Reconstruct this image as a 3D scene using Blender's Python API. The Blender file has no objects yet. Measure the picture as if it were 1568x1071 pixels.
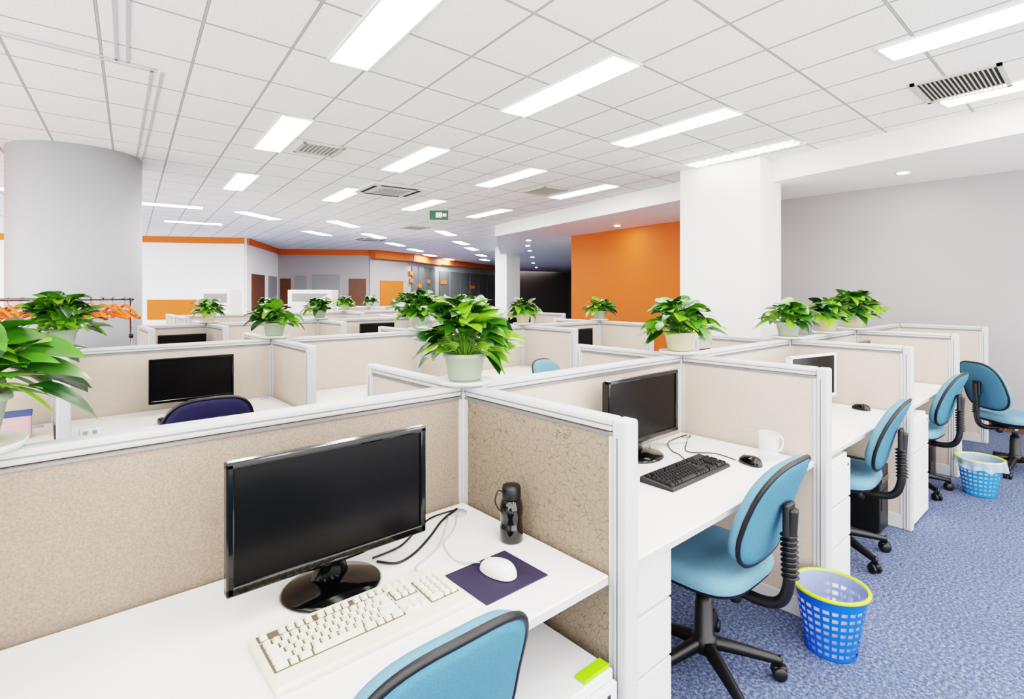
import bpy, bmesh, math, random
from mathutils import Vector, Matrix
random.seed(7)
scene = bpy.context.scene
try:
    scene.view_settings.view_transform = 'Filmic'
    scene.view_settings.look = 'High Contrast'
except Exception as e:
    print(e)
scene.view_settings.exposure = 1.15

# ------------------------------------------------------------------ materials
def srgb(r, g, b):
    def f(c):
        c /= 255.0
        return c/12.92 if c <= 0.04045 else ((c+0.055)/1.055)**2.4
    return (f(r), f(g), f(b), 1.0)

def new_mat(name):
    m = bpy.data.materials.new(name); m.use_nodes = True
    nt = m.node_tree
    return m, nt, nt.nodes['Principled BSDF']

def mat(name, col, rough=0.5, metal=0.0, spec=0.5, noise=None, bump=None, coat=0, trans=0, alpha=1, emis=0):
    m, nt, b = new_mat(name)
    b.inputs['Base Color'].default_value = col
    b.inputs['Roughness'].default_value = rough
    b.inputs['Metallic'].default_value = metal
    b.inputs['Specular IOR Level'].default_value = spec
    b.inputs['Coat Weight'].default_value = coat
    b.inputs['Transmission Weight'].default_value = trans
    b.inputs['Alpha'].default_value = alpha
    if emis:
        b.inputs['Emission Color'].default_value = col
        b.inputs['Emission Strength'].default_value = emis
    tc = nt.nodes.new('ShaderNodeTexCoord')
    if noise:
        sc, amt = noise
        n = nt.nodes.new('ShaderNodeTexNoise'); n.inputs['Scale'].default_value = sc
        n.inputs['Detail'].default_value = 5
        nt.links.new(tc.outputs['Object'], n.inputs['Vector'])
        r = nt.nodes.new('ShaderNodeMapRange')
        r.inputs[1].default_value = 0.3; r.inputs[2].default_value = 0.7
        r.inputs[3].default_value = 1-amt; r.inputs[4].default_value = 1+amt
        nt.links.new(n.outputs['Fac'], r.inputs[0])
        mx = nt.nodes.new('ShaderNodeVectorMath'); mx.operation = 'SCALE'
        mx.inputs[0].default_value = col[:3]
        nt.links.new(r.outputs[0], mx.inputs['Scale'])
        nt.links.new(mx.outputs[0], b.inputs['Base Color'])
    if bump:
        sc, st = bump
        n = nt.nodes.new('ShaderNodeTexNoise'); n.inputs['Scale'].default_value = sc
        n.inputs['Detail'].default_value = 3
        nt.links.new(tc.outputs['Object'], n.inputs['Vector'])
        bp = nt.nodes.new('ShaderNodeBump'); bp.inputs['Strength'].default_value = st
        bp.inputs['Distance'].default_value = 0.003
        nt.links.new(n.outputs['Fac'], bp.inputs['Height'])
        nt.links.new(bp.outputs['Normal'], b.inputs['Normal'])
    return m

M_white = mat('white_paint', srgb(240,238,235), 0.6, noise=(3,.015))
M_lam   = mat('white_laminate', srgb(235,233,229), 0.35, spec=.4, noise=(5,.012))
M_lamedge = mat('laminate_edge', srgb(186,186,187), 0.5)
M_ped   = mat('pedestal_white', srgb(216,216,217), 0.45)
M_alu   = mat('partition_frame', srgb(188,189,191), 0.4, spec=.5)
M_aluD  = mat('partition_frame_groove', srgb(122,123,127), 0.45, metal=.3)
M_fab   = mat('partition_fabric', srgb(146,131,118), 0.9, spec=.15, noise=(180,.2), bump=(500,.45))
M_fabLit  = mat('partition_fabric_overexposed', srgb(186,173,161), 0.9, spec=.15, noise=(180,.10), bump=(500,.35))  # same fabric, overexposure of the far panels put into a lighter colour
M_grey  = mat('grey_wall_paint', srgb(164,159,161), 0.75, noise=(2,.015))
M_greyC = mat('column_grey', srgb(172,175,180), 0.6, noise=(2,.01))
M_orange= mat('orange_paint', srgb(212,98,26), 0.7, noise=(2,.02))
M_orangeP = mat('orange_plastic', srgb(240,100,8), 0.4)
M_black = mat('black_gloss', srgb(5,5,6), 0.12, coat=.3, spec=.4)
M_screen= mat('monitor_screen', srgb(13,12,13), 0.22, spec=.2)
M_blackm= mat('black_plastic', srgb(13,13,15), 0.45, noise=(80,.1))
M_key   = mat('black_keys', srgb(20,20,23), 0.5)
M_ivory = mat('ivory_plastic', srgb(216,210,190), 0.45, noise=(30,.02))
M_ivoryk= mat('ivory_keys', srgb(224,219,200), 0.45)
M_ivoryd= mat('ivory_key_well', srgb(90,82,62), 0.6)
M_mouse = mat('mouse_white', srgb(228,228,230), 0.25)
M_purple= mat('mouse_pad', srgb(36,29,56), 0.8, noise=(300,.12))
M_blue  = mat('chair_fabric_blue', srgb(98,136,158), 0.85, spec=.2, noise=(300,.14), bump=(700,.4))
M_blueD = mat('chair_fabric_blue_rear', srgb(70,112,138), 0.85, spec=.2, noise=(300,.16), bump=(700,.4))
M_navy  = mat('chair_fabric_navy', srgb(30,28,66), 0.85, noise=(300,.1))
M_bin   = mat('bin_blue', srgb(14,84,200), 0.35)
M_lime  = mat('bin_rim_lime', srgb(186,214,10), 0.35)
M_bin2  = mat('bin_sky', srgb(30,120,190), 0.35)
M_liner = mat('bin_liner', srgb(220,228,240), 0.3, alpha=.35)
M_leafA = mat('leaf_bright', srgb(96,142,34), 0.28, noise=(25,.25))
M_leafB = mat('leaf_mid', srgb(58,106,26), 0.28, noise=(25,.25))
M_leafC = mat('leaf_dark', srgb(28,64,20), 0.32, noise=(25,.2))
M_stem  = mat('plant_stem', srgb(110,150,46), 0.5)
M_pot   = mat('pot_pale_green', srgb(150,164,142), 0.4)
M_potc  = mat('pot_cream', srgb(196,186,152), 0.4)
M_saucer= mat('saucer_white', srgb(208,210,202), 0.35)
M_soil  = mat('soil', srgb(42,30,22), 0.95, noise=(80,.4))
M_chrome= mat('chrome', srgb(120,120,125), 0.25, metal=1)
M_mug   = mat('clear_glass', srgb(236,240,246), 0.08, alpha=.25, spec=.8)
M_mugline = mat('glass_rim', srgb(215,220,228), 0.1, alpha=.7)
M_bottle= mat('dark_bottle', srgb(10,11,13), 0.1, coat=.4, trans=.1)
M_cablew= mat('cable_white', srgb(180,180,172), 0.5)
M_doorb = mat('door_brown', srgb(96,52,26), 0.5, noise=(4,.15))
M_glassD= mat('dark_glass', srgb(92,96,98), 0.25)
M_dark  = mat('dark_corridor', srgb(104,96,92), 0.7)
M_greyD = mat('grey_panel', srgb(136,137,140), 0.6)
M_ventD = mat('vent_dark', srgb(30,28,26), 0.8)
M_ventS = mat('vent_slats', srgb(190,186,174), 0.5)
M_brown = mat('baseboard_brown', srgb(100,60,32), 0.6)
M_green = mat('lime_folder', srgb(130,200,10), 0.4)
M_exit  = mat('exit_sign_green', srgb(5,80,40), 0.4)
M_pink  = mat('box_pink', srgb(196,156,164), 0.5)
M_trimg = mat('ceiling_trim_grey', srgb(182,183,190), 0.6)
M_book  = mat('book_blue', srgb(50,70,125), 0.6)

def emit(name, st, col=(1,1,1,1)):
    m = bpy.data.materials.new(name); m.use_nodes = True
    nt = m.node_tree; nt.nodes.clear()
    o = nt.nodes.new('ShaderNodeOutputMaterial'); e = nt.nodes.new('ShaderNodeEmission')
    e.inputs[0].default_value = col; e.inputs[1].default_value = st
    nt.links.new(e.outputs[0], o.inputs[0]); return m
M_lamp = emit('lamp_diffuser', 13.0, (1.0,.975,.94,1))
M_lampF = emit('lamp_diffuser_far', 40.0, (1.0,.97,.925,1))
M_down = emit('downlight_lens', 120.0, (1,.94,.86,1))

def crackle():
    m, nt, b = new_mat('partition_fabric_crackle')
    tc = nt.nodes.new('ShaderNodeTexCoord')
    nz = nt.nodes.new('ShaderNodeTexNoise'); nz.inputs['Scale'].default_value = 18
    nt.links.new(tc.outputs['Object'], nz.inputs['Vector'])
    ad = nt.nodes.new('ShaderNodeMixRGB'); ad.blend_type='ADD'; ad.inputs[0].default_value=.06
    nt.links.new(tc.outputs['Object'], ad.inputs[1]); nt.links.new(nz.outputs['Color'], ad.inputs[2])
    v = nt.nodes.new('ShaderNodeTexVoronoi'); v.feature = 'DISTANCE_TO_EDGE'; v.inputs['Scale'].default_value = 46
    nt.links.new(ad.outputs[0], v.inputs['Vector'])
    cr = nt.nodes.new('ShaderNodeValToRGB')
    cr.color_ramp.elements[0].position=.0; cr.color_ramp.elements[0].color=srgb(92,80,66)
    cr.color_ramp.elements[1].position=.05; cr.color_ramp.elements[1].color=srgb(134,120,104)
    nt.links.new(v.outputs['Distance'], cr.inputs[0])
    nt.links.new(cr.outputs[0], b.inputs['Base Color'])
    bp = nt.nodes.new('ShaderNodeBump'); bp.inputs['Strength'].default_value=.25; bp.inputs['Distance'].default_value=.002
    nt.links.new(v.outputs['Distance'], bp.inputs['Height']); nt.links.new(bp.outputs[0], b.inputs['Normal'])
    b.inputs['Roughness'].default_value=.8
    return m
M_crack = crackle()

def carpet():
    m, nt, b = new_mat('blue_carpet')
    tc = nt.nodes.new('ShaderNodeTexCoord')
    n1 = nt.nodes.new('ShaderNodeTexNoise'); n1.inputs['Scale'].default_value=70; n1.inputs['Detail'].default_value=8; n1.inputs['Roughness'].default_value=.8
    n2 = nt.nodes.new('ShaderNodeTexNoise'); n2.inputs['Scale'].default_value=2.2
    for n in (n1,n2): nt.links.new(tc.outputs['Object'], n.inputs['Vector'])
    cr = nt.nodes.new('ShaderNodeValToRGB'); e = cr.color_ramp.elements
    e[0].position=.38; e[0].color=srgb(54,63,90)
    e[1].position=.64; e[1].color=srgb(150,158,178)
    x = cr.color_ramp.elements.new(.5); x.color=srgb(86,98,130)
    nt.links.new(n1.outputs['Fac'], cr.inputs[0])
    mx = nt.nodes.new('ShaderNodeMixRGB'); mx.blend_type='MULTIPLY'; mx.inputs[0].default_value=.2
    nt.links.new(cr.outputs[0], mx.inputs[1]); nt.links.new(n2.outputs['Fac'], mx.inputs[2])
    nt.links.new(mx.outputs[0], b.inputs['Base Color'])
    bp = nt.nodes.new('ShaderNodeBump'); bp.inputs['Strength'].default_value=.4; bp.inputs['Distance'].default_value=.004
    nt.links.new(n1.outputs['Fac'], bp.inputs['Height']); nt.links.new(bp.outputs[0], b.inputs['Normal'])
    b.inputs['Roughness'].default_value=.95; b.inputs['Specular IOR Level'].default_value=.1
    return m
M_carpet = carpet()

SHEAR=.0998; TS=.4957; TT=.66; S0=.32; T0=1.86
def ceiling_mat():
    m, nt, b = new_mat('ceiling_tiles')
    N = nt.nodes; Lk = nt.links
    tc = N.new('ShaderNodeTexCoord'); sp = N.new('ShaderNodeSeparateXYZ')
    Lk.new(tc.outputs['Object'], sp.inputs[0])
    def mth(op, a, bb=None):
        n = N.new('ShaderNodeMath'); n.operation = op
        for i, v in enumerate((a, bb)):
            if v is None: continue
            if isinstance(v, (int,float)): n.inputs[i].default_value = v
            else: Lk.new(v, n.inputs[i])
        return n.outputs[0]
    s = mth('SUBTRACT', sp.outputs['X'], mth('MULTIPLY', sp.outputs['Y'], SHEAR))
    def edge(c, o, p):
        f = mth('FRACT', mth('ADD', mth('DIVIDE', mth('SUBTRACT', c, o), p), 200.0))
        d = mth('MINIMUM', f, mth('SUBTRACT', 1.0, f))
        return mth('MULTIPLY', d, p)
    d = mth('MINIMUM', edge(s, S0, TS), edge(sp.outputs['Y'], T0, TT))
    line = mth('LESS_THAN', d, .006)
    sh = mth('LESS_THAN', d, .009)
    n = N.new('ShaderNodeTexNoise'); n.inputs['Scale'].default_value=160; n.inputs['Detail'].default_value=3
    Lk.new(tc.outputs['Object'], n.inputs['Vector'])
    cr = N.new('ShaderNodeValToRGB')
    cr.color_ramp.elements[0].position=.36; cr.color_ramp.elements[0].color=srgb(208,207,205)
    cr.color_ramp.elements[1].position=.46; cr.color_ramp.elements[1].color=srgb(245,243,239)
    Lk.new(n.outputs['Fac'], cr.inputs[0])
    m1 = N.new('ShaderNodeMixRGB'); Lk.new(sh, m1.inputs[0]); Lk.new(cr.outputs[0], m1.inputs[1]); m1.inputs[2].default_value=srgb(112,111,108)
    m2 = N.new('ShaderNodeMixRGB'); Lk.new(line, m2.inputs[0]); Lk.new(m1.outputs[0], m2.inputs[1]); m2.inputs[2].default_value=srgb(168,168,165)
    Lk.new(m2.outputs[0], b.inputs['Base Color'])
    b.inputs['Roughness'].default_value=.85
    return m
M_ceil = ceiling_mat()

# ------------------------------------------------------------------ mesh builder
class MB:
    def __init__(s):
        s.v=[]; s.f=[]; s.m=[]; s.sm=[]; s.mats=[]
    def mi(s, m):
        if m not in s.mats: s.mats.append(m)
        return s.mats.index(m)
    def add(s, vs, fs, m, smooth=False, M=None):
        o=len(s.v); i=s.mi(m)
        for v in vs:
            v=Vector(v)
            if M is not None: v=M@v
            s.v.append(v)
        for f in fs:
            s.f.append([o+k for k in f]); s.m.append(i); s.sm.append(smooth)
    def box(self, c, d, m, bev=0, rz=0, M=None, seg=2, R=None):
        s=self
        T=Matrix.Translation(c)@Matrix.Rotation(rz,4,'Z')
        if R is not None: T=Matrix.Translation(c)@R
        if M is not None: T=M@T
        x,y,z=d[0]/2,d[1]/2,d[2]/2
        if bev<=0:
            vs=[(-x,-y,-z),(x,-y,-z),(x,y,-z),(-x,y,-z),(-x,-y,z),(x,-y,z),(x,y,z),(-x,y,z)]
            fs=[(0,3,2,1),(4,5,6,7),(0,1,5,4),(1,2,6,5),(2,3,7,6),(3,0,4,7)]
            s.add(vs,fs,m,False,T); return
        bm=bmesh.new(); bmesh.ops.create_cube(bm,size=1)
        for v in bm.verts: v.co=Vector((v.co.x*d[0],v.co.y*d[1],v.co.z*d[2]))
        bmesh.ops.bevel(bm,geom=bm.edges[:],offset=bev,segments=seg,profile=.5,affect='EDGES')
        bm.verts.ensure_lookup_table()
        for i,v in enumerate(bm.verts): v.index=i
        s.add([v.co.copy() for v in bm.verts],[[v.index for v in f.verts] for f in bm.faces],m,False,T)
        bm.free()
    def lathe(s, prof, m, c=(0,0,0), n=32, sx=1, sy=1, smooth=True, M=None):
        T=Matrix.Translation(c)
        if M is not None: T=M@T
        vs=[];fs=[]
        for r,z in prof:
            for i in range(n):
                a=2*math.pi*i/n; vs.append((r*sx*math.cos(a),r*sy*math.sin(a),z))
        for j in range(len(prof)-1):
            for i in range(n):
                k=(i+1)%n; fs.append((j*n+i,j*n+k,(j+1)*n+k,(j+1)*n+i))
        if prof[0][0]>1e-3: fs.append(tuple(range(n))[::-1])
        if prof[-1][0]>1e-3: fs.append(tuple((len(prof)-1)*n+i for i in range(n)))
        s.add(vs,fs,m,smooth,T)
    def tube(s, pts, r, m, n=8, closed=False, sub=6, M=None, flat=1.0):
        P=[Vector(p) for p in pts]
        if sub>1 and len(P)>2:
            Q=[];L=len(P)
            rng=range(L if closed else L-1)
            for i in rng:
                p0=P[(i-1)%L] if (closed or i>0) else P[0]
                p1=P[i]; p2=P[(i+1)%L]
                p3=P[(i+2)%L] if (closed or i+2<L) else P[-1]
                for k in range(sub):
                    t=k/sub
                    Q.append(.5*((2*p1)+(-p0+p2)*t+(2*p0-5*p1+4*p2-p3)*t*t+(-p0+3*p1-3*p2+p3)*t**3))
            if not closed: Q.append(P[-1])
            P=Q
        L=len(P); vs=[];fs=[]; up=Vector((0,0,1)); pn=None
        for i,p in enumerate(P):
            if closed: d=P[(i+1)%L]-P[(i-1)%L]
            else: d=P[min(i+1,L-1)]-P[max(i-1,0)]
            if d.length<1e-9: d=Vector((0,0,1))
            d.normalize()
            if pn is None:
                a=up if abs(d.z)<.95 else Vector((1,0,0))
                nrm=(a-d*a.dot(d)).normalized()
            else:
                nrm=pn-d*pn.dot(d)
                nrm=nrm.normalized() if nrm.length>1e-6 else pn
            pn=nrm; b=d.cross(nrm)
            rr=r[min(i*len(r)//L,len(r)-1)] if isinstance(r,(list,tuple)) else r
            for k in range(n):
                a=2*math.pi*k/n
                vs.append(p+nrm*rr*flat*math.cos(a)+b*rr*math.sin(a))
        for i in range(L if closed else L-1):
            j=(i+1)%L
            for k in range(n):
                q=(k+1)%n; fs.append((i*n+k,i*n+q,j*n+q,j*n+k))
        if not closed:
            fs.append(tuple(range(n))[::-1]); fs.append(tuple((L-1)*n+k for k in range(n)))
        s.add(vs,fs,m,True,M)
    def grid(s, G, m, smooth=True, M=None, wrap=False):
        R=len(G);C=len(G[0]);vs=[p for row in G for p in row];fs=[]
        for i in range(R-1):
            for j in range(C if wrap else C-1):
                k=(j+1)%C; fs.append((i*C+j,i*C+k,(i+1)*C+k,(i+1)*C+j))
        s.add(vs,fs,m,smooth,M)
    def mesh(s,name):
        me=bpy.data.meshes.new(name)
        me.from_pydata([tuple(v) for v in s.v],[],s.f)
        for m in s.mats: me.materials.append(m)
        for p,i,q in zip(me.polygons,s.m,s.sm):
            p.material_index=i; p.use_smooth=q
        me.update(); 
        bm=bmesh.new(); bm.from_mesh(me); bmesh.ops.recalc_face_normals(bm,faces=bm.faces[:]); bm.to_mesh(me); bm.free()
        return me
    def build(s,name,loc=(0,0,0),rz=0,parent=None,sc=1):
        return place(name,s.mesh(name),loc,rz,parent,sc)

def place(name, me, loc=(0,0,0), rz=0, parent=None, sc=1):
    o=bpy.data.objects.new(name,me); o.location=loc; o.rotation_euler=(0,0,rz)
    o.scale=(sc,sc,sc) if not isinstance(sc,tuple) else sc
    bpy.context.collection.objects.link(o)
    if parent: o.parent=parent
    return o

# ------------------------------------------------------------------ room
H=1.161; D=.74; ZC=3.05; ZL=2.8
def poly_slab(name, pts, z0, z1, m):
    b=MB(); n=len(pts)
    vs=[(x,y,z0) for x,y in pts]+[(x,y,z1) for x,y in pts]
    fs=[tuple(range(n))[::-1], tuple(range(n,2*n))]+[(i,(i+1)%n,n+(i+1)%n,n+i) for i in range(n)]
    b.add(vs,fs,m); return b.build(name)
poly_slab('floor',[(-4.2,-4),(26,-4),(26,28),(-4.2,28)],-.1,0,M_carpet)
BL=[(4.16,-4),(4.77,-1.1),(5.2,.94),(5.53,2.55),(6.65,7.87),(10.5,12.25),(19.6,22.3)]
poly_slab('ceiling',[(-4.2,-4)]+BL+[(20,26),(-4.2,26)],ZC,ZC+.1,M_ceil)
poly_slab('ceiling_lower',BL+[(24.5,22),(9.5,6.6),(8.3,6.6),(8.3,-4)],ZL,ZL+.08,M_white)
b=MB()
for (x0,y0),(x1,y1) in zip(BL[:-1],BL[1:]):
    L=math.hypot(x1-x0,y1-y0); a=math.atan2(y1-y0,x1-x0)
    b.box(((x0+x1)/2,(y0+y1)/2,(ZL+ZC)/2+.0),(L,.03,ZC-ZL+.02),M_white,rz=a)
b.build('trim_1')

def wall(name,p0,p1,z0,z1,m,t=.1,off=0):
    x0,y0=p0;x1,y1=p1; L=math.hypot(x1-x0,y1-y0); a=math.atan2(y1-y0,x1-x0)
    nx,ny=-math.sin(a),math.cos(a)
    b=MB(); b.box(((x0+x1)/2+nx*off,(y0+y1)/2+ny*off,(z0+z1)/2),(L,t,z1-z0),m,rz=a)
    return b.build(name)
wall('wall_right',(6.65,-4),(6.65,2.6),0,ZL,M_grey)
wall('wall_right_return',(6.6,2.65),(7.4,2.65),0,ZL,M_white)
wall('wall_orange',(7.4,2.6),(8.03,6.73),0,ZL,M_orange)
wall('baseboard_right',(6.59,-4),(6.59,2.55),0,.12,M_brown,t=.015)
b=MB(); b.lathe([(.6,0),(.6,ZC)],M_greyC,n=96); b.build('round_column',(-.89,6.14,0))
wall('wall_left',(-1.55,6.35),(-3.0,6.35),0,ZC,M_orange)
b=MB(); b.box((0,0,ZC/2),(.57,1.01,ZC),M_white,bev=.006); b.build('square_column',(5.19,1.575,0))
b=MB(); b.box((0,0,ZC/2),(.6,.6,ZC),M_white,bev=.006); b.build('square_column',(10.75,12.2,0))
# far walls
A=(-4.0,18.96);B=(3.13,14.85);C=(5.1,18.3);Dp=(7.76,16.5);E1=(9.8,17.3);E=(12.35,19.2);F=(19.4,22.9)
wall('wall_far_left',A,B,0,ZC,M_white)
wall('wall_far_side',B,C,0,ZC,M_white)
wall('wall_far_center',C,Dp,0,ZC,M_grey)
wall('wall_far_curve',Dp,E1,0,ZC,M_grey)
wall('wall_far_glazed',E1,E,0,ZC,M_grey)
wall('wall_far_glazed_end',E,F,0,ZC,M_greyD)
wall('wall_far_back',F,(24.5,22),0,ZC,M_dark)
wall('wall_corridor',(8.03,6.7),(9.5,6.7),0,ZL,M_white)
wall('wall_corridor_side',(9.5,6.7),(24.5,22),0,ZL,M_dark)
def onwall(name,p0,p1,t0,t1,z0,z1,m,d=.03,side=1,bev=0):
    x0,y0=p0;x1,y1=p1
    q0=(x0+(x1-x0)*t0,y0+(y1-y0)*t0); q1=(x0+(x1-x0)*t1,y0+(y1-y0)*t1)
    a=math.atan2(y1-y0,x1-x0); nx,ny=-math.sin(a),math.cos(a)
    mx,my=(q0[0]+q1[0])/2,(q0[1]+q1[1])/2
    if nx*(-1.2-mx)+ny*(-1.6-my)<0: nx,ny=-nx,-ny
    o=.052+d/2
    L=math.hypot(q1[0]-q0[0],q1[1]-q0[1])
    bb=MB(); bb.box((mx+nx*o,my+ny*o,(z0+z1)/2),(L,d,z1-z0),m,rz=a); return bb.build(name)
onwall('trim_2',A,B,0,1,2.88,ZC,M_orange,.06)
onwall('trim_3',B,C,0,1,2.88,ZC,M_orange,.06)
onwall('trim_4',C,Dp,0,1,2.85,ZC,M_orange,.06)
onwall('trim_5',Dp,E1,0,1,2.75,ZC,M_orange,.25)
onwall('trim_6',E1,E,0,1,2.75,ZC,M_orange,.25)
onwall('trim_7',E,F,0,1,2.8,ZC,M_orange,.15)
onwall('wall_panel_orange',A,B,.70,.87,.75,1.3,M_orange)
onwall('door_1',B,C,.12,.48,0,2.05,M_doorb)
onwall('door_2',B,C,.62,.9,0,2.05,M_greyD)
onwall('door_3',C,Dp,.04,.15,0,2.0,M_doorb)
onwall('door_4',C,Dp,.78,.97,0,2.0,M_doorb)
onwall('window_1',C,Dp,.38,.68,.8,2.15,M_greyD)
onwall('door_5',C,Dp,.2,.32,0,2.1,M_greyD)
onwall('wall_panel_orange',Dp,E1,.25,.85,.6,1.95,M_orange)
for i in range(7):
    t=.04+i*.14
    onwall('window_%d'%(i+2),E,F,t,t+.125,.3,2.5,M_glassD,.04)
for i in range(4):
    onwall('window_%d'%(i+9),E1,E,.1+i*.22,.1+i*.22+.19,.3,2.6,M_glassD,.04)
for i,(t,z) in enumerate([(.02,2.2),(.02,1.9),(.3,1.7),(.62,1.9)]):
    onwall('wall_panel_orange',E1,E,t,t+.1,z,z+.16,M_orange,.07)
for i,(t,z) in enumerate([(.05,1.9),(.45,1.7)]):
    onwall('wall_panel_orange',E,F,t,t+.07,z,z+.16,M_orange,.07)

# ceiling fixtures
def fixture(x,y,L=1.31,W=.27,rz=-math.radians(5.7),louver=False,e=None):
    e=e or M_lamp
    b=MB(); t=.014
    b.box((0,L/2,-.006),(W+t,t,.012),M_white); b.box((0,-L/2,-.006),(W+t,t,.012),M_white)
    b.box((W/2,0,-.006),(t,L,.012),M_white); b.box((-W/2,0,-.006),(t,L,.012),M_white)
    if not louver:
        b.box((0,0,-.004),(W-t,L-t,.006),e)
    else:
        b.box((0,0,-.003),(W-t,L-t,.004),M_ventS)
        for k in (-1,1):
            b.box((k*.055,0,-.012),(.03,L-.06,.012),e,bev=.004)
        n=12
        for i in range(n):
            b.box((0,-L/2+(i+.5)*L/n,-.016),(W-t,.006,.024),M_ped)
    return b.build('ceiling_light',(x,y,ZC),rz)
def FX(n,Y): return .195+1.487*n+SHEAR*Y
for n in range(0,3): fixture(FX(n,1.2),1.2)
fixture(FX(3,1.2)-.1,1.2,louver=True)
for n in range(0,4): fixture(FX(n,3.84),3.84)
for n in range(0,4): fixture(FX(n,6.48)+.05,6.53)
for x in (-3.1,-1.6,-.1,1.4): fixture(x,-1.3)
fixture(2.87,-1.25); fixture(4.27,-1.3)
for x in (-2.5,-1,.5,2.0,3.3): fixture(x,-3.2)
R90=math.pi/2
for x,y,h in [(.46,9.5,0),(2.07,9.8,1),(3.92,9.94,1),(1.32,11.9,0),(4.18,12.17,1),(5.58,11.77,1),(6.7,9.96,1),(8.58,11.9,1),(7.3,13.7,1),(9.0,15.3,1),(10.9,17.3,1),(10.2,13.5,1),(12.5,15.9,1),(14.5,18.2,1),(13,19,1),(-1.2,9.3,0),(-.6,12,0),(-2.5,14.5,0)]:
    fixture(x,y,1.1,.28,rz=-.9 if h else R90-.12,e=M_lampF)
def downlight(x,y,z=ZL,e=M_down):
    b=MB(); b.lathe([(.045,-.001),(.075,-.004),(.075,0.0)],M_ped,n=20)
    b.lathe([(.0001,-.006),(.055,-.006),(.055,-.001)],e,n=20)
    b.build('recessed_downlight',(x,y,z))
for x,y in [(5.83,-.06),(7.2,4.83),(7.9,8.1),(8.9,9.2),(10.2,10.5),(12.3,12.6),(15,15.4),(18,18.3)]:
    downlight(x,y)

def vent(x,y,w,l,rz=-math.radians(5.7),dark=M_ventD,n=14,slat=M_ventS):
    b=MB(); t=.03
    b.box((0,0,-.002),(w,l,.004),dark)
    for sgn in (-1,1):
        b.box((sgn*w/2,0,-.008),(t,l+t,.016),M_ventS); b.box((0,sgn*l/2,-.008),(w+t,t,.016),M_ventS)
    for i in range(n):
        b.box((-w/2+(i+.5)*w/n,0,-.008),(w/n*.3,l-t,.006),slat)
    b.build('ceiling_vent',(x,y,ZC),rz)
vent(3.95,-.83,.48,.55,rz=math.pi/2,n=18)
vent(1.06,4.1,.4,.42,dark=M_greyD,n=9)
vent(4.55,4.15,.42,.5,n=10)
vent(5.5,9.5,.5,.5,n=8)
def cassette(x,y):
    b=MB()
    b.box((0,0,-.015),(.86,.86,.03),M_ped,bev=.01)
    b.box((0,0,-.033),(.46,.46,.012),M_ventS,bev=.003)
    for i in range(9): b.box((-.2+i*.05,0,-.041),(.012,.44,.005),M_greyD)
    for k in range(4):
        R=Matrix.Rotation(k*R90,4,'Z')
        b.box((0,.34,-.031),(.56,.05,.008),M_ventD,M=R)
    b.build('ceiling_air_conditioner',(x,y,ZC),-math.radians(5.7))
cassette(2.74,5.62)
cassette(5.9,12.6)
def strip(name,p,q,w=.03):
    L=math.hypot(q[0]-p[0],q[1]-p[1]); a=math.atan2(q[1]-p[1],q[0]-p[0]); b=MB()
    for s in (-.03,.03): b.box((0,s,-.003),(L,w*.6,.006),M_trimg)
    b.build(name,((p[0]+q[0])/2,(p[1]+q[1])/2,ZC),a)
strip('trim_8',(-3,2.73),(-.58,2.83)); strip('trim_9',(-.58,2.83),(-.34,5.9)); strip('trim_10',(-1.0,.5),(-.78,2.8))
b=MB(); b.box((0,0,-.30),(.30,.03,.15),M_exit,bev=.004)
b.box((0,-.017,-.30),(.10,.004,.08),M_white); b.box((.09,-.017,-.30),(.06,.004,.05),M_white)
for s in (-.1,.1): b.tube([(s,0,0),(s,0,-.24)],.004,M_ped,sub=1)
b.build('exit_sign',(3.62,5.64,ZC),-math.radians(41))

# ------------------------------------------------------------------ cubicles
PT=.05
def panel(p0,p1,fab,endpost=True,h=H,pw=.05,name='cubicle_partition'):
    x0,y0=p0;x1,y1=p1; L=math.hypot(x1-x0,y1-y0); a=math.atan2(y1-y0,x1-x0)
    b=MB(); s=.03; e=L-(pw if endpost else .03)
    mid=(s+e)/2; w=e-s
    b.box((mid,0,(.09+h-.04)/2),(w,.036,h-.04-.09),fab)
    for sg in (-1,1):
        b.box((s+.006,sg*.02,(.09+h-.04)/2),(.012,.006,h-.13),M_alu)
        b.box((e-.006,sg*.02,(.09+h-.04)/2),(.012,.006,h-.13),M_alu)
        b.box((mid,sg*.0205,h-.045),(w,.006,.008),M_aluD)
        b.box((mid,sg*(PT/2+.0006),h-.020),(w,.002,.004),M_aluD)
    b.box((mid,0,h-.019),(w,PT,.038),M_alu,bev=.009,seg=2)
    b.box((mid,0,.045),(w,.046,.09),M_alu,bev=.004,seg=1)
    if endpost:
        b.box((L-pw/2,0,h/2),(pw,PT+.006,h),M_alu,bev=.009,seg=2)
        for sg in (-1,1):
            b.box((L-pw*.62,sg*(PT/2+.003),h/2-.02),(.005,.002,h-.06),M_aluD)
    return b.build(name,(x0,y0,0),a)
def node(x,y):
    b=MB(); b.box((0,0,H/2),(.056,.056,H),M_alu,bev=.007); 
    b.box((0,0,H+.001),(.05,.05,.004),M_aluD,bev=.001)
    b.build('partition_post',(x,y,0))
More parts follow.
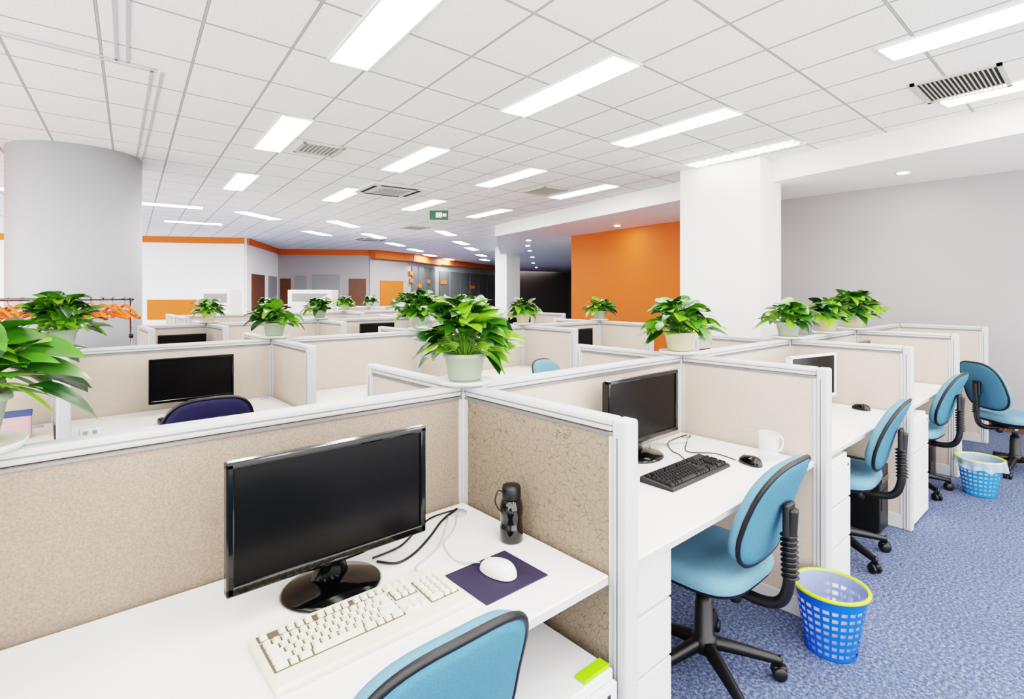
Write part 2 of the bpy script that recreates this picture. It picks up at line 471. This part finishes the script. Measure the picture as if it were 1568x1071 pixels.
def desk(x0,x1,ya,yb):
    b=MB(); lo,hi=min(ya,yb),max(ya,yb)
    cx,cy=(x0+x1)/2,(lo+hi)/2
    b.box((0,0,D-.0125),(x1-x0,hi-lo,.025),M_lam,bev=.003,seg=1)
    sg=1 if yb>ya else -1
    b.box((0,sg*((hi-lo)/2+.0006),D-.0135),(x1-x0-.008,.002,.02),M_lamedge)
    for s in (-1,1):
        b.box((s*((x1-x0)/2-.03),-sg*((hi-lo)/2-.025),(D-.025)/2),(.03,.04,D-.025),M_ped)
        b.box((s*((x1-x0)/2-.03),0,D-.035),(.03,(hi-lo)*.8,.020),M_ped)
    b.lathe([(.03,D),(.03,D+.004),(.0001,D+.005)],M_lamedge,c=((x1-x0)/2-.07,-sg*((hi-lo)/2-.07),0),n=16)
    return b.build('office_desk',(cx,cy,0))
def row(y,nodes,W=.75,front=True,back=True,fab=M_fabLit,desks=True,fabs=None,skipF=(),skipB=()):
    for i,x in enumerate(nodes):
        node(x,y)
        f=fabs.get(i,fab) if fabs else fab
        if front and i not in skipF: panel((x,y),(x,y-W),f)
        if back and i not in skipB: panel((x,y),(x,y+W),fab)
        if i<len(nodes)-1:
            panel((x,y),(nodes[i+1],y),fabs.get('s%d'%i,fab) if fabs else fab,endpost=False)
            if desks:
                if front and y-W: desk(x+.032,nodes[i+1]-.032,y-.032,y-.695)
                if back: desk(x+.032,nodes[i+1]-.032,y+.032,y+.695)
N1=[-1.465,0,1.465,2.93,4.395,5.86]
row(0,N1,fab=M_fabLit,fabs={1:M_crack,'s0':M_fab,0:M_fab,2:M_fabLit},skipB=(4,5))
row(2.53,[-2.36,-1.10,.11,1.36,2.61,3.86],fab=M_fabLit)
row(5.06,[-.42,.2,1.44,2.68,3.92,5.16],fab=M_fabLit,skipB=(0,))
row(7.6,[.3,1.6,2.9,4.2,5.5],fab=M_fabLit)
row(10.2,[3.4,4.7,6.0,7.3],fab=M_fabLit)

# ------------------------------------------------------------------ pedestals
def pedestal(name='drawer_pedestal',w=.38,d=.46,h=.69,n=3):
    b=MB(); b.box((0,0,h/2+.005),(w,d,h-.01),M_ped,bev=.004,seg=1)
    hs=[.26,.2,.2] if n==3 else [.5,.5]
    tot=sum(hs); z=.02
    for k in hs[:n]:
        hh=k/tot*(h-.04)
        b.box((0,-d/2-.008,z+hh/2),(w-.006,.016,hh-.009),M_ped,bev=.003,seg=1)
        z+=hh
    b.box((w/2-.04,-d/2-.017,h-.05),(.012,.003,.012),M_chrome)
    return b.mesh(name)
pm=pedestal()
place('drawer_pedestal',pm,(.235,-.355,0))
place('drawer_pedestal',pm,(1.70,-.46,0)); place('drawer_pedestal',pm,(3.165,-.50,0)); place('drawer_pedestal',pm,(4.63,-.46,0))
pl=pedestal(h=.51,w=.27,d=.58,n=2)
place('drawer_pedestal',pl,(-.18,-.43,0))
b=MB(); b.box((0,0,.004),(.10,.035,.008),M_green,bev=.002); b.build('green_folder',(-.10,-.695,.511))

# ------------------------------------------------------------------ monitor
def monitor_mesh(w=.513,h=.30,frame=M_black,scr=M_screen,zb=.08,name='monitor'):
    b=MB(); bz=.017; bb=.022
    zc=zb+h/2
    b.box((0,-.008,zb+h-bz/2),(w,.026,bz),frame,bev=.004)
    b.box((0,-.008,zb+bb/2),(w,.026,bb),frame,bev=.004)
    for s in (-1,1): b.box((s*(w/2-bz/2),-.008,zc),(bz,.026,h-.004),frame,bev=.004)
    b.box((0,-.007,zc),(w-2*bz+.006,.014,h-bz-bb+.006),scr)
    b.lathe([(.0001,-.006),(.09,-.006),(.1,0),(.09,.006),(.0001,.006)],frame,c=(0,-.009,zb+.004),sx=1,sy=.13,n=32)
    b.box((0,.012,zc),(w-.01,.024,h-.01),M_blackm if frame is not M_ped else frame,bev=.01)
    b.box((0,.032,zc-.01),(w*.55,.03,h*.6),M_blackm if frame is not M_ped else frame,bev=.013)
    G=[]
    for k in range(7):
        t=k/6; z=.01+t*(zb+.06); ww=.055-.018*math.sin(math.pi*t*.8); yy=.035-.008*t
        G.append([(ww*math.cos(a),yy+.016*math.sin(a),z) for a in [2*math.pi*i/16 for i in range(16)]])
    b.grid(G,frame,wrap=True)
    b.lathe([(.125,0),(.127,.005),(.12,.010),(.08,.016),(.05,.026),(.0001,.03)],frame,c=(0,.02,0),sy=.86,n=48)
    return b.mesh(name)
mm=monitor_mesh(); mms=monitor_mesh(w=.54,scr=M_screen); mmw=monitor_mesh(frame=M_ped)
DZ=D+.001
place('computer_monitor',mm,(-.613,-.28,DZ))
place('computer_monitor',mms,(.90,-.15,DZ))
place('computer_monitor',mmw,(2.53,-.30,DZ),-math.radians(12),sc=.95)
place('computer_monitor',mm,(-.46,2.30,DZ),sc=.92)
place('computer_monitor',mm,(3.75,-.22,DZ),sc=.95); place('computer_monitor',mm,(5.1,-.22,DZ),sc=.95)
place('computer_monitor',mm,(2.0,.25,DZ),math.pi)
place('computer_monitor',mm,(3.2,2.30,DZ),sc=.95); place('computer_monitor',mm,(-.09,4.83,DZ),sc=.85)
place('computer_monitor',mm,(2.1,4.8,DZ),sc=.95); place('computer_monitor',mm,(3.4,4.8,DZ),sc=.95); place('computer_monitor',mm,(2.1,2.8,DZ),math.pi,sc=.95)
place('computer_monitor',mm,(4.6,4.8,DZ),sc=.95)

# ------------------------------------------------------------------ keyboard
def keyboard_mesh(w,d,base,key,well,name='keyboard',u=.019,palm=.028):
    b=MB()
    z0,z1=.014,.026
    rings=[[(-w/2,-d/2,0),(w/2,-d/2,0),(w/2,d/2,0),(-w/2,d/2,0)],
           [(-w/2,-d/2,z0*.6),(w/2,-d/2,z0*.6),(w/2,d/2,z1*.8),(-w/2,d/2,z1*.8)],
           [(-w/2+.006,-d/2+.006,z0),(w/2-.006,-d/2+.006,z0),(w/2-.006,d/2-.006,z1),(-w/2+.006,d/2-.006,z1)]]
    b.grid(rings,base,smooth=False,wrap=True)
    b.add(rings[2],[(0,1,2,3)],base); b.add(rings[0],[(3,2,1,0)],base)
    sl=(z1-z0)/(d-.012)
    def zt(y): return z0+(y+d/2-.006)*sl
    tot=15*u+.008+3*u+.008+4*u
    xs=-tot/2; ytop=d/2-.018
    def key_at(x,y,kw,kd):
        g=.0018; h=.009
        x0,x1=x+g,x+kw-g; y1,y0=y-g,y-kd+g; t=.0026
        zb=zt((y0+y1)/2)-.001; zt_=zb+h
        vs=[(x0,y0,zb),(x1,y0,zb),(x1,y1,zb),(x0,y1,zb),(x0+t,y0+t,zt_),(x1-t,y0+t,zt_),(x1-t,y1-t,zt_+.001),(x0+t,y1-t,zt_+.001)]
        b.add(vs,[(4,5,6,7),(0,1,5,4),(1,2,6,5),(2,3,7,6),(3,0,4,7)],key)
    def well_rect(x0,x1,y0,y1):
        b.add([(x0,y0,zt(y0)+.0006),(x1,y0,zt(y0)+.0006),(x1,y1,zt(y1)+.0006),(x0,y1,zt(y1)+.0006)],[(0,1,2,3)],well)
    yr=ytop
    well_rect(xs-.003,xs+15*u+.003,yr-u-.002,yr+.002)
    x=xs
    for k,grp in enumerate((1,4,4,4)):
        for _ in range(grp): key_at(x,yr,u,u); x+=u
        x+=u*(1 if k==0 else .5)
    xn=xs+15*u+.008; xp=xn+3*u+.008
    for i in range(3): key_at(xn+i*u,yr,u,u)
    yr-=u+.007
    well_rect(xs-.003,xs+15*u+.003,yr-5*u-.002,yr+.002)
    well_rect(xn-.002,xn+3*u+.002,yr-2*u-.002,yr+.002)
    well_rect(xp-.002,xp+4*u+.002,yr-5*u-.002,yr+.002)
    rows=[[1]*13+[2],[1.5]+[1]*12+[1.5],[1.75]+[1]*11+[2.25],[2.25]+[1]*10+[2.75],[1.5,1,1.5,6,1.5,1,1,1.5]]
    for r,ks in enumerate(rows):
        x=xs
        for k in ks: key_at(x,yr-r*u,k*u,u); x+=k*u
        if r<2:
            for i in range(3): key_at(xn+i*u,yr-r*u,u,u)
        if r==3: key_at(xn+u,yr-r*u,u,u)
        if r==4:
            for i in range(3): key_at(xn+i*u,yr-r*u,u,u)
        if r==4: key_at(xp,yr-r*u,2*u,u); key_at(xp+2*u,yr-r*u,u,u)
        else:
            for i in range(3): key_at(xp+i*u,yr-r*u,u,u)
        if r in (1,3): key_at(xp+3*u,yr-r*u,u,2*u)
        if r==0: key_at(xp+3*u,yr-r*u,u,u)
    return b.mesh(name)
kw=keyboard_mesh(.462,.185,M_ivory,M_ivoryk,M_ivoryd)
kb=keyboard_mesh(.452,.150,M_blackm,M_key,M_black)
place('computer_keyboard',kw,(-.615,-.468,DZ))
place('computer_keyboard',kb,(.845,-.41,DZ))
place('computer_keyboard',kb,(-.45,2.02,DZ))

def mouse_mesh(mt,mt2):
    b=MB(); G=[]
    nu,nv=16,24
    for i in range(nu+1):
        t=i/nu*math.pi/2
        row_=[]
        for j in range(nv):
            a=2*math.pi*j/nv
            r=math.cos(t)**.7 if i<nu else 0
            x=.031*r*math.copysign(abs(math.cos(a))**.85,math.cos(a))*(1-.08*math.sin(a))
            y=.057*r*math.copysign(abs(math.sin(a))**.85,math.sin(a))
            z=.036*math.sin(t)*(1-.18*(y/.057))
            row_.append((x,y,z+.002))
        G.append(row_)
    b.grid(G,mt,wrap=True)
    b.lathe([(.0001,0),(.03,0),(.03,.003)],mt2,n=24,sy=1.8)
    b.box((0,.034,.030),(.006,.018,.006),mt2,bev=.002,R=Matrix.Rotation(-.5,4,'X'))
    return b.mesh('mouse')
mw=mouse_mesh(M_mouse,M_ventS); mb=mouse_mesh(M_black,M_aluD)
place('computer_mouse',mw,(-.255,-.497,D+.0045),math.radians(12))
place('computer_mouse',mb,(1.173,-.525,DZ),math.radians(-15))
place('computer_mouse',mb,(2.80,-.50,DZ),math.radians(-15))
b=MB(); b.box((0,0,.0015),(.21,.18,.003),M_purple,bev=.001,seg=1); b.build('mouse_pad',(-.262,-.50,D+.0008))

# cables
def cable(pts,r,m,name='computer_cable'):
    b=MB(); b.tube(pts,r,m,n=8,sub=8); b.build(name)
z=D+.0045
cable([(-.47,-.225,z),(-.43,-.27,z),(-.36,-.25,z),(-.27,-.19,z),(-.18,-.12,z),(-.10,-.09,z+.008)],.0035,M_blackm)
cable([(-.47,-.20,z),(-.38,-.19,z),(-.30,-.14,z),(-.2,-.08,z),(-.11,-.09,z+.006)],.003,M_blackm)
cable([(-.265,-.432,D+.012),(-.30,-.37,z),(-.27,-.26,z),(-.19,-.2,z),(-.13,-.13,z),(-.10,-.1,z+.006)],.002,M_cablew)
cable([(-.42,-.372,D+.012),(-.40,-.32,z),(-.30,-.27,z),(-.2,-.17,z),(-.14,-.1,z),(-.1,-.09,z+.006)],.0022,M_cablew)
cable([(1.17,-.46,z),(1.19,-.35,z),(1.12,-.25,z),(1.27,-.16,z),(1.37,-.12,z+.006)],.0024,M_blackm)
cable([(.98,-.33,z),(1.05,-.25,z),(1.08,-.19,z),(1.2,-.10,z),(1.37,-.1,z+.006)],.0024,M_blackm)
cable([(1.04,-.1,z),(1.1,-.07,z),(1.25,-.16,z),(1.36,-.11,z+.006)],.0028,M_cablew)

# bottle
b=MB()
b.lathe([(.0001,0),(.033,0),(.036,.004),(.036,.045),(.0335,.052),(.0335,.075),(.036,.082),(.036,.105),(.031,.122),(.024,.13)],M_bottle,n=40)
b.lathe([(.027,.128),(.029,.131),(.029,.160),(.026,.168),(.0001,.171)],M_blackm,n=40)
b.tube([(-.027,.005,.15),(-.045,.01,.158),(-.055,.012,.13),(-.045,.01,.105),(-.036,.006,.095)],.0025,M_blackm)
b.build('water_bottle',(-.095,-.37,DZ))
# mug
b=MB()
b.lathe([(.0001,0),(.038,0),(.041,.004),(.045,.115),(.0425,.115),(.038,.01),(.0001,.007)],M_mug,n=40)
for zz,rr in ((.116,.0445),(.004,.039)):
    b.tube([(rr*math.cos(a),rr*math.sin(a),zz) for a in [2*math.pi*i/32 for i in range(32)]],.0022,M_mugline,closed=True,sub=1,n=6)
b.tube([(.045,0,.095),(.065,0,.095),(.073,0,.07),(.066,0,.04),(.042,0,.028)],.005,M_mugline,n=10)
b.build('glass_mug',(1.315,-.545,DZ),math.radians(-30))

# ------------------------------------------------------------------ chairs
def chair_mesh(fab,fabr,name='office_chair'):
    b=MB()
    for k in range(5):
        a=2*math.pi*k/5+.35
        R=Matrix.Rotation(a,4,'Z')
        G=[]
        for i in range(7):
            t=i/6; x=.02+t*.265; zc=.118-.045*t**1.2; hw=.026-.010*t; hh=.020-.007*t
            G.append([(x,-hw,zc-hh),(x,-hw*.75,zc+hh*.8),(x,0,zc+hh),(x,hw*.75,zc+hh*.8),(x,hw,zc-hh)])
        b.grid(G,M_blackm,M=R,wrap=True)
        b.add([G[-1][i] for i in range(5)],[(0,1,2,3,4)],M_blackm,M=R)
        b.tube([(.285,0,.09),(.285,0,.05)],.008,M_blackm,sub=1,M=R)
        for s in (-1,1):
            RR=R@Matrix.Translation((.278,s*.016,.026))@Matrix.Rotation(math.pi/2,4,'X')
            b.lathe([(.0001,-.010),(.022,-.010),(.026,-.006),(.026,.006),(.022,.010),(.0001,.010)],M_blackm,n=20,M=RR)
        b.box((.281,0,.042),(.05,.03,.022),M_blackm,bev=.006,M=R)
    b.lathe([(.0001,.085),(.05,.085),(.05,.13),(.042,.145),(.036,.15),(.034,.27),(.03,.275),(.03,.30),(.0001,.3)],M_blackm,n=24)
    b.lathe([(.022,.29),(.022,.40)],M_chrome,n=16)
    b.box((0,-.01,.392),(.17,.24,.035),M_blackm,bev=.008)
    b.tube([(.06,0,.39),(.2,.01,.385),(.255,.01,.395)],.006,M_blackm); b.box((.265,.01,.395),(.035,.03,.012),M_blackm,bev=.004)
    b.lathe([(.0001,.30),(.02,.30),(.024,.31),(.024,.36),(.0001,.365)],M_blackm,c=(0,-.13,.03),n=12)
    def se(a,rx,ry,e=.55):
        return (rx*math.copysign(abs(math.cos(a))**e,math.cos(a)), ry*math.copysign(abs(math.sin(a))**e,math.sin(a)))
    n=40
    def seat_ring(sx,sy,z,wf=0):
        out=[]
        for i in range(n):
            x,y=se(2*math.pi*i/n,sx,sy)
            zz=z-(.03*max(0,(y/.22))**3 if wf else 0)
            out.append((x,y,zz))
        return out
    b.grid([seat_ring(.05,.05,.408),seat_ring(.2,.19,.41),seat_ring(.225,.215,.425,1),seat_ring(.23,.22,.438,1)],M_blackm,wrap=True)
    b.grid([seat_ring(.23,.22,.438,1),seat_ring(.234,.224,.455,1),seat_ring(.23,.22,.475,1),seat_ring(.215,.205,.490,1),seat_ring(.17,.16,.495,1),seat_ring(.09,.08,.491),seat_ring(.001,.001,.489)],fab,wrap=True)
    def bp(x,s,off):
        y=-.225-.125*s-.02*math.sin(s*math.pi)*-1 + .35*x*x
        zz=.53+.385*s
        return (x,y-off,zz)
    def outline(k,sc):
        a=2*math.pi*k/n
        x,s=se(a,1,1,.6)
        s2=(s*sc+1)/2
        wdt=.205-.035*max(0,s2-.35)
        return x*sc*wdt, s2
    def ring(sc,off):
        return [bp(*outline(k,sc),off) for k in range(n)]
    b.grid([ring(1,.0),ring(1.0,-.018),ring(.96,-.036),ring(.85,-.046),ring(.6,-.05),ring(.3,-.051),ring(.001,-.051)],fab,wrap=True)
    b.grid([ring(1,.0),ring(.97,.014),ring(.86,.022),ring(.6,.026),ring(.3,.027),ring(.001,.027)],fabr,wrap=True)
    b.tube([p for p in ring(1.0,.006)],.0085,M_blackm,closed=True,sub=1,n=8)
    b.tube([(0,-.335,.74),(0,-.330,.66),(0,-.325,.56),(0,-.32,.46),(0,-.29,.395),(0,-.22,.372),(0,-.1,.378)],.020,M_blackm,n=12,sub=6)
    for i in range(9):
        b.lathe([(.022,-.005),(.030,0),(.022,.005)],M_blackm,c=(0,-.327+.0006*i,.50+i*.018),n=16)
    b.box((0,-.322,.70),(.07,.022,.12),M_blackm,bev=.008)
    return b.mesh(name)
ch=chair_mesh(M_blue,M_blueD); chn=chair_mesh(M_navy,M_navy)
place('office_chair',ch,(-.635,-.515,0),0)
place('office_chair',ch,(.80,-.51,0),math.radians(0))
place('office_chair',ch,(2.30,-.50,0),math.radians(4))
place('office_chair',ch,(3.83,-.52,0),math.radians(-4))
place('office_chair',ch,(4.93,-1.03,0),math.atan2(-.66,.751)-math.pi/2)
place('office_chair',chn,(-.55,1.72,0),0,sc=1.07)
place('office_chair',ch,(2.15,1.38,0),math.pi+.2)
place('office_chair',ch,(3.3,1.55,0),0)

# ------------------------------------------------------------------ bins
def bin_mesh(body,rim,bag=False,name='waste_bin'):
    b=MB(); n=72; rows=17; rb,rt,h=.095,.136,.265
    G=[];
    for j in range(rows+1):
        t=j/rows; r=rb+(rt-rb)*t
        G.append([(r*math.cos(2*math.pi*i/n),r*math.sin(2*math.pi*i/n),.004+t*(h-.004)) for i in range(n)])
    fs=[]
    for j in range(rows):
        for i in range(n):
            hole = (j%2==1) and (i%3==1 or i%3==2) and 1<=j<=13
            if not hole:
                k=(i+1)%n; fs.append((j*n+i,j*n+k,(j+1)*n+k,(j+1)*n+i))
    b.add([p for r in G for p in r],fs,body,True)
    b.lathe([(.0001,.002),(rb,.002),(rb,.008),(.0001,.008)],body,n=48)
    b.tube([((rt+.002)*math.cos(a),(rt+.002)*math.sin(a),h) for a in [2*math.pi*i/48 for i in range(48)]],.0075,rim,closed=True,sub=1,n=8)
    random.seed(3)
    L=[]
    for j in range(9):
        t=j/8; r=(rb+(rt-rb)*t)-.005
        L.append([((r-.004*random.random())*math.cos(2*math.pi*i/n),(r-.004*random.random())*math.sin(2*math.pi*i/n),.012+t*(h-.008)) for i in range(n)])
    b.grid(L,M_liner,wrap=True)
    if bag:
        S=[]
        for j in range(6):
            t=j/5; 
            S.append([((rt+.012+.012*t*math.sin(i*1.1)+.006*t)*math.cos(2*math.pi*i/n),(rt+.012+.012*t*math.sin(i*1.1)+.006*t)*math.sin(2*math.pi*i/n),h+.008-.07*t+.008*math.sin(i*.7)*t) for i in range(n)])
        b.grid(S,M_liner,wrap=True)
    return b.mesh(name)
place('waste_bin',bin_mesh(M_bin,M_lime),(1.315,-.80,0))
place('waste_bin',bin_mesh(M_bin2,M_lime,True),(4.06,-.92,0),sc=1.0)

# ------------------------------------------------------------------ plants
def plant_mesh(seed,nl=85,spread=.19,height=.30,pot=M_pot,trail=False):
    rnd=random.Random(seed); b=MB()
    b.lathe([(.0001,.0),(.098,0),(.104,.008),(.106,.016),(.098,.014),(.0001,.012)],M_saucer,n=40)
    b.lathe([(.0001,.014),(.056,.014),(.060,.018),(.074,.095),(.082,.098),(.082,.112),(.074,.112),(.070,.098),(.0001,.096)],pot,n=40)
    b.lathe([(.0001,.099),(.069,.099)],M_soil,n=24)
    for i in range(nl):
        az=rnd.uniform(0,2*math.pi)
        el=math.radians(2+86*rnd.random()**.85)
        R=rnd.uniform(.5,1.0)
        tx=spread*.80*math.cos(el)*R; tz=.105+(height-.125)*math.sin(el)*R
        d=Vector((math.cos(az),math.sin(az),0))
        base=Vector((0,0,.095))+d*.025*rnd.random()
        tip=d*(tx+.015)+Vector((0,0,tz))
        mid=base.lerp(tip,.5)+Vector((0,0,.025))-d*.01
        b.tube([base,mid,tip],.0022,M_stem,n=5,sub=3)
        L=rnd.uniform(.07,.112); Wd=L*rnd.uniform(.32,.40)
        az2=az+rnd.uniform(-.7,.7)
        pitch=rnd.uniform(-.65,.4)+.45*math.sin(el)
        d2=Vector((math.cos(az2),math.sin(az2),0))
        f=(d2*math.cos(pitch)+Vector((0,0,math.sin(pitch)))).normalized()
        s=f.cross(Vector((0,0,1))).normalized(); roll=rnd.uniform(-.5,.5)
        s=(Matrix.Rotation(roll,3,f)@s); nn=s.cross(f)
        droop=rnd.uniform(.15,.55); wav=rnd.uniform(.05,.2)
        G=[]
        for r in range(8):
            t=r/7; wd=Wd*(math.sin(math.pi*min(1,t**.62))**.8 if 0<t<1 else .0)
            row_=[]
            for u in (-1,-.5,0,.5,1):
                back=-.12*L*abs(u)*(1-t)**3*2
                p=tip+f*(L*t+back)-Vector((0,0,1))*(droop*L*t*t)+s*(u*wd)+nn*(wav*abs(u)*wd*1.6)
                p.z=max(p.z,.02)
                row_.append(p)
            G.append(row_)
        m=rnd.choices((M_leafA,M_leafB,M_leafC),(5,4,3))[0]
        b.grid(G,m)
    return b.mesh('potted_plant')
PA=plant_mesh(1,130,.19,.32); PB=plant_mesh(2,110,.20,.30,M_potc); PC=plant_mesh(5,90,.18,.27); PD=plant_mesh(9,85,.18,.28,M_potc)
HP=H+.004
def plant(me,x,y,rz=0,s=1): place('potted_plant',me,(x,y,HP),rz,sc=s)
plant(PA,0,0,0,1.0)
plant(PB,1.465,0,1,1.05); plant(PC,2.93,0,2,1.05); plant(PB,4.395,0,3,1.2); plant(PD,3.72,0,3,1.05)
plant(PC,-1.31,0,4,1.08)
plant(PA,-1.10,2.53,5,1.05); plant(PC,.11,2.53,0,1.0); plant(PA,1.36,2.53,1,1.1); plant(PD,2.61,2.53,2,1.0); plant(PC,3.86,2.53,3,1.0)
plant(PD,.2,5.06,1,.95); plant(PC,1.44,5.06,2,1.05); plant(PA,2.68,5.06,3,1.05); plant(PB,3.92,5.06,4,.95)
plant(PC,1.6,7.6,1); plant(PD,2.9,7.6,2); plant(PC,4.2,7.6,3); plant(PB,5.5,7.6,2)
plant(PC,4.7,10.2,1); plant(PD,6.0,10.2,2)

# ------------------------------------------------------------------ coat rack
b=MB()
xa,xb,zr=-1.95,-.62,1.445
b.tube([(xa,0,zr),(xb+.02,0,zr)],.011,M_chrome,sub=1)
for x in (xa,xb):
    b.tube([(x,0,.07),(x,0,zr+.01)],.011,M_chrome,sub=1)
    b.lathe([(.0001,0),(.017,0),(.017,.03),(.0001,.03)],M_blackm,c=(x,0,1.12),n=14)
    b.tube([(x,-.22,.07),(x,.22,.07)],.012,M_chrome,sub=1)
    for s in (-1,1):
        b.lathe([(.0001,-.01),(.03,-.01),(.03,.01),(.0001,.01)],M_blackm,n=16,M=Matrix.Translation((x,s*.21,.03))@Matrix.Rotation(math.pi/2,4,'Y'))
b.tube([(xa,0,.14),(xb,0,.14)],.009,M_chrome,sub=1)
rack=b.build('coat_rack',(0,3.9,0))
b=MB()
random.seed(4)
for i in range(16):
    x=xa+.12+i*.078+random.uniform(-.015,.015); a=random.uniform(.3,1.1)
    T=Matrix.Translation((x,0,zr))@Matrix.Rotation(a,4,'Z')
    b.tube([(0,-.015,-.012),(0,-.018,.005),(0,0,.018),(0,.018,.003),(0,.01,-.03),(0,0,-.05)],.003,M_chrome,n=6,M=T)
    b.tube([(0,0,-.05),(0,.1,-.085),(0,.2,-.14),(0,.2,-.155),(0,.1,-.13),(0,0,-.10),(0,-.1,-.13),(0,-.2,-.155),(0,-.2,-.14),(0,-.1,-.085)],.012,M_orangeP,n=8,closed=True,sub=3,M=T)
b.build('clothes_hangers',(0,0,0),parent=rack)

# ------------------------------------------------------------------ cabinets
def cabinet(x,y,w,h,rz):
    b=MB(); b.box((0,0,h/2),(w,.42,h),M_lam,bev=.005,seg=1)
    for s in (-1,1):
        b.box((s*w/4,-.215,h/2+.02),(w/2-.008,.012,h-.08),M_white,bev=.003,seg=1)
        b.box((s*.03,-.224,h*.55),(.012,.01,.12),M_aluD)
    b.box((0,-.222,h-.15),(w*.8,.004,.16),M_greyD)
    b.build('storage_cabinet',(x,y,0),rz)
cabinet(1.21,8.95,.5,1.55,-.7); cabinet(2.85,8.95,.85,1.55,-.7)
b=MB()
b.box((0,0,.06),(.16,.12,.12),M_pink,bev=.01); b.box((0,0,.125),(.165,.125,.015),M_book,bev=.004)
b.build('storage_box',(-1.3,2.2,DZ))
b=MB(); b.box((0,0,.02),(.09,.05,.04),M_ped,bev=.006); b.box((-.02,-.026,.02),(.02,.002,.02),M_greyD); b.box((.02,-.026,.02),(.02,.002,.02),M_greyD)
b.build('power_socket_box',(-.99,2.0,DZ))
b=MB(); b.box((0,0,.21),(.18,.42,.40),M_blackm,bev=.006)
b.box((0,-.212,.33),(.15,.004,.04),M_black); b.box((0,-.212,.2),(.12,.004,.12),M_key)
for s in (-1,1):
    for t in (-1,1): b.box((s*.07,t*.18,.005),(.02,.02,.01),M_blackm)
tw=b.mesh('computer_tower')
place('computer_tower',tw,(2.79,-.42,0)); place('computer_tower',tw,(4.25,-.4,0))

# ------------------------------------------------------------------ world + camera
w=bpy.data.worlds.new('World'); scene.world=w; w.use_nodes=True
w.node_tree.nodes['Background'].inputs[0].default_value=(1,.975,.94,1)
w.node_tree.nodes['Background'].inputs[1].default_value=2.2
cam=bpy.data.cameras.new('Camera'); co=bpy.data.objects.new('Camera',cam)
bpy.context.collection.objects.link(co)
co.location=(-1.171,-1.597,1.5)
co.rotation_euler=(math.radians(90),0,-math.atan2(.660,.751))
cam.sensor_width=36; cam.lens=815/1568*36; cam.shift_y=-(535.5-448)/1568
cam.clip_start=.02; cam.clip_end=200
scene.camera=co
